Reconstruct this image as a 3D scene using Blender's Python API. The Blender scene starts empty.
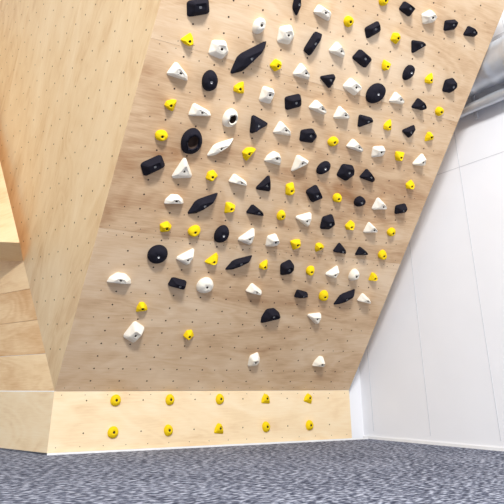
import bpy, bmesh, math, random
from mathutils import Vector, Matrix
random.seed(7)
S=bpy.context.scene
COL=S.collection
S.view_settings.view_transform='Standard'

# ------------------------------------------------------------ helpers
def mat(name):
    m=bpy.data.materials.new(name); m.use_nodes=True
    nt=m.node_tree; b=nt.nodes['Principled BSDF']
    return m,nt,b
def N(nt,t,**k):
    n=nt.nodes.new(t)
    for a,v in k.items(): setattr(n,a,v)
    return n
def ramp(nt,stops):
    r=N(nt,'ShaderNodeValToRGB'); e=r.color_ramp.elements
    e[0].position,e[0].color=stops[0][0],(*stops[0][1],1)
    e[1].position,e[1].color=stops[-1][0],(*stops[-1][1],1)
    for p,c in stops[1:-1]:
        x=e.new(p); x.color=(*c,1)
    return r
def srgb(r,g,b):
    f=lambda c:(c/255/12.92 if c/255<=.04045 else ((c/255+.055)/1.055)**2.4)
    return (f(r),f(g),f(b))
def plywood(name,light,mid,dark,along='x',rough=.5,varia=.05,cloud=.6,ring=.03,med_k=.5,med_y=2.0):
    m,nt,b=mat(name)
    L=nt.links.new
    tc=N(nt,'ShaderNodeTexCoord'); oi=N(nt,'ShaderNodeObjectInfo')
    cmb=N(nt,'ShaderNodeCombineXYZ')
    mul=N(nt,'ShaderNodeMath',operation='MULTIPLY'); mul.inputs[1].default_value=17
    L(oi.outputs['Random'],mul.inputs[0])
    L(mul.outputs[0],cmb.inputs[0]); L(mul.outputs[0],cmb.inputs[1])
    add=N(nt,'ShaderNodeVectorMath',operation='ADD')
    L(tc.outputs['Object'],add.inputs[0]); L(cmb.outputs[0],add.inputs[1])
    def noise(scale,vec,detail,dist=0):
        mp=N(nt,'ShaderNodeMapping'); mp.inputs['Scale'].default_value=vec if along=='x' else (vec[1],vec[0],vec[2])
        L(add.outputs[0],mp.inputs['Vector'])
        n=N(nt,'ShaderNodeTexNoise'); n.inputs['Scale'].default_value=scale; n.inputs['Detail'].default_value=detail; n.inputs['Distortion'].default_value=dist
        L(mp.outputs[0],n.inputs['Vector']); return n.outputs['Fac']
    def madd(a,k,c):
        x=N(nt,'ShaderNodeMath',operation='MULTIPLY_ADD'); x.inputs[1].default_value=k
        L(a,x.inputs[0])
        if isinstance(c,(int,float)): x.inputs[2].default_value=c
        else: L(c,x.inputs[2])
        return x.outputs[0]
    broad=noise(1.0,(.7,2.2,1),3,.6)
    mm=N(nt,'ShaderNodeMath',operation='MULTIPLY'); mm.inputs[1].default_value=90
    sn=N(nt,'ShaderNodeMath',operation='SINE'); L(broad,mm.inputs[0]); L(mm.outputs[0],sn.inputs[0])
    fine=noise(1.6,(6,70,1),5)
    med=noise(3.5,(1,med_y,1),8,.5)
    v=madd(broad,cloud,0.5-cloud*.5)
    v=madd(sn.outputs[0],ring,v)
    v=madd(fine,.26,v); v=madd(v,1,-.13)
    v=madd(med,med_k,v); v=madd(v,1,-med_k/2)
    v=madd(oi.outputs['Random'],varia,v)
    r=ramp(nt,[(.32,light),(.54,mid),(.82,dark)])
    L(v,r.inputs[0]); L(r.outputs[0],b.inputs['Base Color'])
    b.inputs['Roughness'].default_value=rough
    b.inputs['Specular IOR Level'].default_value=.3
    return m
def plain(name,c,rough=.6,metal=0,noise=0,nscale=30,spec=.5,bump=0):
    m,nt,b=mat(name)
    b.inputs['Roughness'].default_value=rough; b.inputs['Metallic'].default_value=metal
    b.inputs['Specular IOR Level'].default_value=spec
    tc=N(nt,'ShaderNodeTexCoord'); n=N(nt,'ShaderNodeTexNoise'); n.inputs['Scale'].default_value=nscale; n.inputs['Detail'].default_value=6
    nt.links.new(tc.outputs['Object'],n.inputs['Vector'])
    r=ramp(nt,[(.3,tuple(x*(1-noise) for x in c)),(.7,tuple(min(1,x*(1+noise)) for x in c))])
    nt.links.new(n.outputs['Fac'],r.inputs[0]); nt.links.new(r.outputs[0],b.inputs['Base Color'])
    if bump:
        bp=N(nt,'ShaderNodeBump'); bp.inputs['Strength'].default_value=bump; bp.inputs['Distance'].default_value=.002
        nt.links.new(n.outputs['Fac'],bp.inputs['Height']); nt.links.new(bp.outputs[0],b.inputs['Normal'])
    return m

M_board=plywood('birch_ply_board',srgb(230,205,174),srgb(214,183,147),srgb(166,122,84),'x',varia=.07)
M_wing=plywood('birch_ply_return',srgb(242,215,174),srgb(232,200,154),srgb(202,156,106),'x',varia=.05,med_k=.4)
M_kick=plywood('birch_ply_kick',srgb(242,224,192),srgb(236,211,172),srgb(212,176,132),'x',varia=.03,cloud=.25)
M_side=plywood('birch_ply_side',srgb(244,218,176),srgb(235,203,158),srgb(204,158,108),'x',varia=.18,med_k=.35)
M_nut=plain('bolt_hole_dark',srgb(62,43,31),.8)
M_wall=plain('painted_wall',srgb(236,237,241),.75,noise=.015,nscale=3)
M_joint=plain('wall_joint',srgb(202,204,210),.8)
M_trim=plain('white_trim',srgb(240,240,240),.5)
M_foil=plain('duct_foil',srgb(200,204,210),.35,metal=.5,noise=.06,nscale=14,bump=.15)
M_W=plain('hold_white_resin',srgb(246,239,224),.9,noise=.05,nscale=200,bump=.35,spec=.1)
M_K=plain('hold_black_resin',srgb(32,31,40),.85,noise=.15,nscale=200,bump=.35,spec=.12)
M_Y=plain('hold_yellow_resin',srgb(238,204,30),.9,noise=.06,nscale=200,bump=.35,spec=.08)
M_bolt=plain('steel_bolt',srgb(190,190,190),.4,metal=.5)
M_lum=plain('pine_framing',srgb(205,165,115),.7,noise=.15)

# carpet
M_floor,nt,b=mat('blue_grey_carpet')
tc=N(nt,'ShaderNodeTexCoord')
n=N(nt,'ShaderNodeTexNoise'); n.inputs['Scale'].default_value=62; n.inputs['Detail'].default_value=5
n2=N(nt,'ShaderNodeTexNoise'); n2.inputs['Scale'].default_value=2.5; n2.inputs['Detail'].default_value=4
mp=N(nt,'ShaderNodeMapping'); mp.inputs['Scale'].default_value=(.45,1,1); mp.inputs['Rotation'].default_value=(0,0,.5)
nt.links.new(tc.outputs['Object'],mp.inputs[0])
nt.links.new(mp.outputs[0],n.inputs['Vector']); nt.links.new(tc.outputs['Object'],n2.inputs['Vector'])
ma=N(nt,'ShaderNodeMath',operation='MULTIPLY_ADD'); ma.inputs[1].default_value=.12
nt.links.new(n2.outputs['Fac'],ma.inputs[0]); nt.links.new(n.outputs['Fac'],ma.inputs[2])
r=ramp(nt,[(.44,srgb(56,60,75)),(.56,srgb(100,105,122)),(.68,srgb(182,187,202))])
nt.links.new(ma.outputs[0],r.inputs[0]); nt.links.new(r.outputs[0],b.inputs['Base Color'])
b.inputs['Roughness'].default_value=.95; b.inputs['Specular IOR Level'].default_value=.1
bp=N(nt,'ShaderNodeBump'); bp.inputs['Strength'].default_value=.6; bp.inputs['Distance'].default_value=.005
nt.links.new(n.outputs['Fac'],bp.inputs['Height']); nt.links.new(bp.outputs[0],b.inputs['Normal'])

def obj(name,bm,mats,parent=None,M=None,smooth=False,recalc=True):
    if recalc: bmesh.ops.recalc_face_normals(bm,faces=bm.faces)
    me=bpy.data.meshes.new(name); bm.to_mesh(me); bm.free()
    for m in mats: me.materials.append(m)
    if smooth:
        for p in me.polygons: p.use_smooth=True
    o=bpy.data.objects.new(name,me); COL.objects.link(o)
    if M is not None: o.matrix_world=M
    if parent: o.parent=parent
    return o
def empty(name):
    o=bpy.data.objects.new(name,None); COL.objects.link(o); o.empty_display_size=.2; return o
def addbox(bm,lo,hi,mi=0):
    vs=[bm.verts.new((x,y,z)) for x in(lo[0],hi[0]) for y in(lo[1],hi[1]) for z in(lo[2],hi[2])]
    for f in [(0,1,3,2),(4,6,7,5),(0,4,5,1),(2,3,7,6),(0,2,6,4),(1,5,7,3)]:
        q=bm.faces.new([vs[i] for i in f]); q.material_index=mi
def box(name,lo,hi,m,parent=None,M=None,bev=0):
    bm=bmesh.new(); addbox(bm,lo,hi)
    if bev: bmesh.ops.bevel(bm,geom=bm.edges[:],offset=bev,segments=2,affect='EDGES')
    return obj(name,bm,[m],parent,M)
def prism(bm,poly,z0,z1,mi=0):
    a=[bm.verts.new((p[0],p[1],z0)) for p in poly]; c=[bm.verts.new((p[0],p[1],z1)) for p in poly]
    fs=[bm.faces.new(a),bm.faces.new(c[::-1])]
    for i in range(len(poly)): fs.append(bm.faces.new([a[i],a[(i+1)%len(poly)],c[(i+1)%len(poly)],c[i]]))
    for f in fs: f.material_index=mi
def disc(bm,x,y,z,r,mi=0,n=8):
    o=[bm.verts.new((x+r*math.cos(2*math.pi*i/n),y+r*math.sin(2*math.pi*i/n),z)) for i in range(n)]
    f=bm.faces.new(o); f.material_index=mi

# ------------------------------------------------------------ board frame
TH=.6949; K=.3789; T0=.0835; Wd=2.44; Ln=3.66
e1=Vector((0,-math.sin(TH),math.cos(TH))); ex=Vector((1,0,0)); nrm=ex.cross(e1); up=Vector((0,0,1))
def frame(o,x,y,z):
    return Matrix(((x.x,y.x,z.x,o.x),(x.y,y.y,z.y,o.y),(x.z,y.z,z.z,o.z),(0,0,0,1)))
P=Vector((0,0,K))
MB=frame(P,ex,e1,nrm)              # local x right, y up the board, z out
wall=empty('climbing_structure')
th=.018
for i in range(3):
    box('board_sheet_%d'%(i+1),(0,i*1.22+(.0006 if i else 0),-th),(Wd,(i+1)*1.22-.0006,0),M_board,wall,MB)
bm=bmesh.new()
for i in range(6):
    x=.02+i*(Wd-.04-.045)/5
    addbox(bm,(x,.12,-th-.14),(x+.045,Ln,-th))
addbox(bm,(.02,Ln-.045,-th-.14),(Wd-.02,Ln-.002,-th-.001))
obj('board_joists',bm,[M_lum],wall,MB)
MK=frame(Vector((0,0,0)),ex,up,Vector((0,-1,0)))
box('kick_sheet',(0,0.012,-th),(Wd,K-.002,0),M_kick,wall,MK)
bm=bmesh.new()
for r in range(36):
    for c in range(11):
        y=T0+.1*r
        if y>Ln-.03: continue
        disc(bm,.22+.2*c,y,.0006,.006)
for r in range(18):
    for c in range(12):
        y=T0+.2*r+.1
        if y>Ln-.03: continue
        disc(bm,.12+.2*c,y,.0006,.004)
for c in range(24):
    for y in (.025,1.2,1.245,2.42,2.465): disc(bm,.06+c*.1008,y,.0006,.003)
obj('board_t_nuts',bm,[M_nut],wall,MB)
bm=bmesh.new()
for c in range(11):
    for z in (K-.0606,K-.2597): disc(bm,.22+.2*c,z,.0006,.005)
for c in range(16):
    for z in (.04,K-.025): disc(bm,.05+c*.156,z,.0006,.003)
obj('kick_t_nuts',bm,[M_nut],wall,MK)

# ------------------------------------------------------------ return panel (side wing)
e2=Vector((-.507,1.22,1.94))
wn=e1.cross(e2).normalized()
wy=e2-e1*e2.dot(e1); wy.normalize()
def inplane(v): return (v.dot(e1), v.dot(wy))
wx=e1.copy(); wz=wx.cross(wy).normalized()
MW=frame(P,wx,wy,wz)
sgn=1 if wz.dot(wn)>0 else -1
corners=[Vector((0,0,0)),e1*3.66,e1*3.66+e2*.68,e2*2.124]
poly=[inplane(c) for c in corners]
def clip(poly,k,keep):
    out=[]
    for i in range(len(poly)):
        a,b2=poly[i],poly[(i+1)%len(poly)]
        ia=(a[1]-k)*keep>=0; ib=(b2[1]-k)*keep>=0
        if ia: out.append(a)
        if ia!=ib:
            t=(k-a[1])/(b2[1]-a[1]); out.append((a[0]+t*(b2[0]-a[0]),k))
    return out
ks=[-.01,1.22,2.44,3.7]
for i in range(3):
    q=clip(clip(poly,ks[i]+.0012,1),ks[i+1]-.0012,-1)
    if len(q)<3: continue
    bm=bmesh.new(); prism(bm,q,0,-sgn*th)
    obj('return_sheet_%d'%(i+1),bm,[M_wing],wall,MW)
def inside(p,poly):
    s=None
    for i in range(len(poly)):
        a,b2=poly[i],poly[(i+1)%len(poly)]
        c=(b2[0]-a[0])*(p[1]-a[1])-(b2[1]-a[1])*(p[0]-a[0])
        L=math.hypot(b2[0]-a[0],b2[1]-a[1])
        if abs(c)/L<.05: return False
        if s is None: s=c>0
        elif (c>0)!=s: return False
    return True
bm=bmesh.new()
for i in range(0,40):
    for j in range(0,30):
        x=-.5+.2*i+(.1 if j%2 else 0)-.03; y=.08+.14*j
        if inside((x,y),poly): disc(bm,x,y,sgn*.0008,.0062)
obj('return_t_nuts',bm,[M_nut],wall,MW)

# ------------------------------------------------------------ lower left vertical panels
ld=Vector((-.383,.924,0)).normalized(); ln=ld.cross(up)
if ln.dot(Vector((-1,-1,0)))<0: ln=-ln
lx=up.cross(ln)
ML=frame(Vector((0,0,0)),lx,up,ln)
s=1 if lx.dot(ld)>0 else -1
def lpanel(name,a,b2,z0,z1,m=M_side):
    x0,x1=sorted((s*a,s*b2))
    return box(name,(x0,z0,-th),(x1,z1,0),m,wall,ML)
lpanel('side_kick_sheet',.0,1.6,.012,K-.004,M_kick)
def on_edge(z): return (z-K)/1.94*math.hypot(.507,1.22)
zs=[K,.62,.86,1.1,1.40]
for i in range(4):
    z0,z1=zs[i]+.0015,zs[i+1]-.0015
    q=[(s*on_edge(z0),z0),(s*on_edge(z1),z1),(s*2.2,z1),(s*2.2,z0)]
    bm=bmesh.new(); prism(bm,q,0,-th); obj('side_sheet_%d'%(i+1),bm,[M_side],wall,ML)

# overhanging volume further left
B1=Vector((-.321,.386,1.428)); E=P+e2*((1.33-K)/1.94)
L=Vector((-1.9,.6,0))
bm=bmesh.new()
a=[B1,B1+e2*1.58,E+e2*1.63,E]
va=[bm.verts.new(v) for v in a]; vb=[bm.verts.new(v+L) for v in a]
bm.faces.new(va); bm.faces.new(vb[::-1])
for i in range(4): bm.faces.new([va[i],va[(i+1)%4],vb[(i+1)%4],vb[i]])
obj('side_volume',bm,[M_wing],wall)

# ------------------------------------------------------------ room
box('floor',(-6,-8,-.1),(5,4,0),M_floor)
box('wall_back',(0.05,.07,0),(2.66,.2,4.6),M_wall)
rd=Vector((.102,-1,0)).normalized()
MR=frame(Vector((2.62,.07,0)),rd,up,rd.cross(up))
sg=1 if rd.cross(up).x<0 else -1
box('wall_right',(-.15,0,-.1) if sg>0 else (-.15,0,0),(7,4.6,0) if sg>0 else (7,4.6,.1),M_wall,None,MR)
bm=bmesh.new()
for i in range(9):
    x=.12+i*.6
    addbox(bm,(x,0.06,0),(x+.004,4.6,sg*.002))
addbox(bm,(0,2.05,0),(7,2.054,sg*.0022))
obj('trim_3',bm,[M_joint],None,MR)
box('trim_1',(0,0,0),(Wd+.16,.011,.012),M_trim,None,MK)
box('trim_2',(0,0,0),(6.9,.02,sg*.01),M_trim,None,MR)

def tube(bm,p0,d,length,r,ribs,amp,n=32):
    d=d.normalized(); a=d.cross(up).normalized(); c=a.cross(d)
    prev=None; m=ribs*8
    for i in range(m+1):
        rr=r+amp*(1 if i%8 in(0,1) else 0)
        o=p0+d*length*i/m
        ring=[bm.verts.new(o+(a*math.cos(t)+c*math.sin(t))*rr) for t in [2*math.pi*j/n for j in range(n)]]
        if prev:
            for j in range(n): bm.faces.new([prev[j],prev[(j+1)%n],ring[(j+1)%n],ring[j]])
        prev=ring
duct=empty('ventilation_duct')
bm=bmesh.new(); tube(bm,Vector((2.44,-.05,2.68)),rd,5.5,.155,28,.007)
obj('foil_duct',bm,[M_foil],duct,None,True)
bm=bmesh.new(); tube(bm,Vector((2.52,-.05,2.45)),rd,5.5,.04,10,0.003)
obj('return_pipe',bm,[M_foil],duct,None,True)
# steel tray strips alongside the duct
bm=bmesh.new()
for (h,o) in ((2.88,.17),(2.95,.17)):
    for k in range(1):
        p=Vector((2.44,-.05,h))+Vector((o-.05,0,0))
        q=p+rd*5.5
        vs=[bm.verts.new(v) for v in (p,p+Vector((.08,0,0)),p+Vector((.08,0,.03)),p+Vector((0,0,.03)))]
        ws=[bm.verts.new(v) for v in (q,q+Vector((.08,0,0)),q+Vector((.08,0,.03)),q+Vector((0,0,.03)))]
        bm.faces.new(vs); bm.faces.new(ws[::-1])
        for i in range(4): bm.faces.new([vs[i],vs[(i+1)%4],ws[(i+1)%4],ws[i]])
obj('tray_rails',bm,[M_joint],duct)
bm=bmesh.new()
for i in range(6):
    c=Vector((2.44,-.05,2.68))+rd*(.5+i*.95)
    addbox(bm,c+Vector((-.165,-.015,-.005)),c+Vector((.17,.015,.005)))
    addbox(bm,c+Vector((.155,-.015,-.3)),c+Vector((.165,.015,.3)))
obj('duct_brackets',bm,[M_joint],duct)

# ------------------------------------------------------------ holds
SH={
 'tri':[(-1,-.8),(1,-.8),(.15,1)],
 'rtri':[(-1,-.9),(1,-.5),(.75,.1),(-.75,.95)],
 'quad':[(-1,-.7),(.8,-1),(1,.65),(-.7,1)],
 'pent':[(-.75,-1),(.7,-.9),(1,.1),(.2,1),(-1,.45)],
 'wing':[(-1,-.85),(-.3,-.8),(.9,.55),(1,1),(-.5,.35)],
 'bar':[(-1,-.8),(1,-.95),(.9,.75),(-.85,1)],
 'oval':[(math.cos(t)*1,math.sin(t)*1) for t in [i*math.pi/5 for i in range(10)]],
 'dome':[(-1,-.75),(1,-.75),(.85,.1),(.35,.9),(-.4,1),(-.9,.1)],
 'egg':[(0,-1),(.7,-.75),(.95,0),(.6,.75),(0,1),(-.65,.6),(-.85,-.1),(-.6,-.8)],
}
def chaikin(p,it,q):
    for _ in range(it):
        o=[]
        for i in range(len(p)):
            a=Vector(p[i]);b2=Vector(p[(i+1)%len(p)])
            o+= [a.lerp(b2,q),a.lerp(b2,1-q)]
        p=o
    return [Vector(v) for v in p]
def resample(p,n):
    L=[(p[(i+1)%len(p)]-p[i]).length for i in range(len(p))]; T=sum(L); out=[]
    for k in range(n):
        d=T*k/n;i=0
        while d>L[i]: d-=L[i]; i+=1
        out.append(p[i].lerp(p[(i+1)%len(p)],d/L[i]))
    return out
def hold(bm,u,v,kind,w,h,ang,depth,mi,bolt,ring=False,off=(0,0)):
    ROUND=kind in('oval','egg') or ring
    if ROUND: pts=resample(chaikin(SH[kind],2,.25),28)
    else:
        c=chaikin(SH[kind],2,.12); pts=c
    n=len(pts)
    ca,sa=math.cos(ang),math.sin(ang)
    pts=[Vector((p.x*w/2,p.y*h/2)) for p in pts]
    pts=[Vector((p.x*ca-p.y*sa,p.x*sa+p.y*ca)) for p in pts]
    cen=Vector((sum(p.x for p in pts)/n,sum(p.y for p in pts)/n))
    pts=[p-cen for p in pts]
    off=Vector(off)
    r0=.0085
    prof=[(1,0),(1.0,.2),(.93,.5),(.74,.82),(.52,.98)] if ROUND else [(1,0),(1.0,.12),(.97,.2),(.58,.90),(.50,.98)]
    rings=[]
    tilt=Vector((math.cos(ang+1.3),math.sin(ang+1.3)))
    for sc,z in prof:
        rr=[]
        for p in pts:
            q=p*sc+off*z
            k=1+(.28 if ROUND else .5)*(q.dot(tilt)/(max(w,h)*.5))*min(1,z*1.5)
            jit=1+(.05*math.sin(p.x*90+p.y*70+ang*3)*z if ROUND else 0)
            rr.append((q.x,q.y,depth*z*k*jit))
        rings.append(rr)
    inr=r0 if not ring else min(w,h)*.2
    zt=depth*(.97 if not ring else .85)
    dirs=[math.atan2(p.y,p.x) for p in pts]
    def circ(rad,z): return [(off.x+rad*math.cos(t),off.y+rad*math.sin(t)*(1 if not ring else 1.3),z) for t in dirs]
    rings.append(circ(inr*1.35,zt)); rings.append(circ(inr,zt-.001))
    rings.append(circ(inr*.9,max(.004,zt-(.01 if not ring else .03))))
    vr=[[bm.verts.new((u+a,v+b2,c)) for a,b2,c in rr] for rr in rings]
    for i in range(len(vr)-1):
        for j in range(n):
            f=bm.faces.new([vr[i][j],vr[i][(j+1)%n],vr[i+1][(j+1)%n],vr[i+1][j]])
            f.material_index=mi if i<len(vr)-2 else bolt
            f.smooth = ROUND
    f=bm.faces.new(vr[-1]); f.material_index=bolt

GR={
16:"G:Ys H:K,bar,.10,.07,-10 I:W,pent,.11,.09,20 J:K,quad,.10,.08,30 K:K,rtri,.10,.08,0",
15:"D:K,wing,.12,.08,80 E:W,bar,.12,.065,-8 F:Ys G:K,quad,.12,.085,50 H:Ys I:K,rtri,.11,.10,35",
14:"A:K,quad,.14,.10,32 C:W,egg,.08,.10,0 D:W,pent,.11,.12,0 E:K,bar,.15,.07,78 F:W,rtri,.12,.09,-15 G:K,quad,.14,.09,-12 H:Ys I:K,egg,.08,.11,0 J:Ys K:K,pent,.10,.11,0",
13:"A:Ys B:W,pent,.12,.11,-10 C:K,wing,.24,.17,24 D:Ys E:W,rtri,.12,.10,-10 F:K,tri,.12,.10,-30 G:W,quad,.13,.09,-12 H:K,oval,.13,.15,-35 I:W,rtri,.12,.09,-5 J:K,rtri,.10,.09,-10 K:Ys",
12:"A:W,rtri,.13,.10,-12 B:K,egg,.11,.13,15 C:Ys D:W,quad,.09,.11,10 E:K,quad,.12,.10,35 F:W,rtri,.13,.08,-15 G:W,rtri,.12,.10,0 H:K,rtri,.12,.10,25 I:Ys J:K,tri,.10,.11,-25 K:Ys",
11:"A:Ys B:W,rtri,.14,.09,5 C:WR,egg,.10,.12,0 D:K,tri,.14,.13,165 E:W,rtri,.13,.10,-5 F:K,pent,.13,.10,0 G:Ys H:W,rtri,.14,.08,-12 I:W,quad,.10,.09,25 J:Ys K:W,tri,.11,.11,5",
10:"A:Ys B:KR,egg,.15,.17,8 C:W,wing,.16,.12,12 D:Yw E:W,dome,.12,.09,-5 F:W,tri,.15,.11,40 G:K,oval,.08,.11,-35 H:K,pent,.13,.12,-20 I:K,rtri,.13,.09,-15 K:Ys",
9:"A:K,quad,.15,.10,45 B:W,tri,.14,.16,12 C:Ys D:W,rtri,.13,.07,-5 E:K,tri,.12,.13,0 F:Yw G:K,quad,.12,.10,-35 H:Ys I:K,oval,.08,.08,0 J:W,rtri,.12,.11,0 K:K,quad,.10,.08,30",
8:"B:W,dome,.12,.07,10 C:K,wing,.18,.15,10 D:Ys E:K,rtri,.13,.08,-8 F:Ys G:W,tri,.15,.11,-25 H:K,pent,.11,.12,0 I:Ys J:W,rtri,.11,.10,0 K:Ys",
7:"B:Ys C:Yw D:K,egg,.11,.13,0 E:W,tri,.12,.14,-15 F:W,pent,.09,.10,0 G:Ys H:Ys I:K,rtri,.11,.09,-10 J:K,rtri,.10,.08,0 K:Ys",
6:"B:K,oval,.13,.13,0 C:W,tri,.11,.14,-25 D:Yw E:K,wing,.17,.12,5 F:Ys G:K,pent,.11,.12,10 H:Ys I:W,tri,.09,.12,-20 J:W,egg,.08,.10,0 K:Ys",
5:"A:W,dome,.15,.08,0 C:K,bar,.12,.07,-5 D:W,egg,.13,.12,0 F:W,rtri,.13,.08,-10 H:K,rtri,.11,.07,10 I:Yw J:K,wing,.15,.14,5 K:W,rtri,.12,.08,-8",
4:"B:Ys G:K,dome,.15,.12,20 I:W,tri,.15,.10,-35",
3:"B:W,quad,.11,.15,-15 D:Ys",
2:"G:W,pent,.09,.12,0 J:W,dome,.10,.10,0"}
holds=empty('climbing_holds')
bm=bmesh.new()
for r,line in GR.items():
    for tok in line.split():
        c,sp=tok.split(':'); c=ord(c)-65
        u=.22+.2*c; v=T0+.2*(r-1)
        f=sp.split(',')
        if f[0] in('Ys','Yw'):
            w=random.uniform(.074,.086) if f[0]=='Ys' else .105
            hold(bm,u,v,random.choice(['egg','dome','pent']),w,random.uniform(.074,.088),random.uniform(0,6),.038,2,3)
        else:
            k,w,h,a=f[1],float(f[2]),float(f[3]),math.radians(float(f[4]))
            W_=f[0][0]=='W'
            hold(bm,u,v,k,w*1.09,h*1.09,a,random.uniform(.045,.06),0 if W_ else 1,3 if (W_ or 'R' in f[0]) else 4,ring='R' in f[0],off=(random.uniform(-.006,.006),random.uniform(.0,.012)))
obj('board_holds',bm,[M_W,M_K,M_Y,M_nut,M_bolt],holds,MB)
bm=bmesh.new()
for i in range(5):
    for z in (K-.0606,K-.2597):
        hold(bm,.42+.4*i,z,random.choice(['dome','egg']),.088 if i==0 else .078,.08,random.uniform(-.3,.3),.034,2,3)
obj('kick_holds',bm,[M_W,M_K,M_Y,M_nut,M_bolt],holds,MK)

# ------------------------------------------------------------ lights
w=bpy.data.worlds.new('World'); S.world=w; w.use_nodes=True
bg=w.node_tree.nodes['Background']; bg.inputs[0].default_value=(.97,.985,1,1); bg.inputs[1].default_value=.86
def area(name,loc,tgt,sx,sy,p,c=(1,1,1)):
    l=bpy.data.lights.new(name,'AREA'); l.shape='RECTANGLE'; l.size=sx; l.size_y=sy; l.energy=p; l.color=c
    o=bpy.data.objects.new(name,l); COL.objects.link(o); o.location=loc
    o.rotation_euler=(Vector(tgt)-Vector(loc)).to_track_quat('-Z','Y').to_euler()
area('ceiling_lamp',(-1.2,-6.8,4.4),(1,-.6,1.2),1.2,.8,530,(1,.99,.98))

# ------------------------------------------------------------ camera
cam=bpy.data.cameras.new('camera'); co=bpy.data.objects.new('camera',cam); COL.objects.link(co); S.camera=co
yaw,pit,rol=.4943,.4003,-.0016
f=Vector((math.sin(yaw)*math.cos(pit),math.cos(yaw)*math.cos(pit),math.sin(pit)))
rr=Vector((math.cos(yaw),-math.sin(yaw),0)); uu=rr.cross(f)
r2=rr*math.cos(rol)+uu*math.sin(rol); u2=-rr*math.sin(rol)+uu*math.cos(rol)
co.matrix_world=frame(Vector((-.8238,-4.3182,.3968)),r2,u2,-f)
cam.sensor_width=36; cam.lens=576.35/504*36; cam.shift_y=-(252-143.97)/504
cam.clip_start=.02
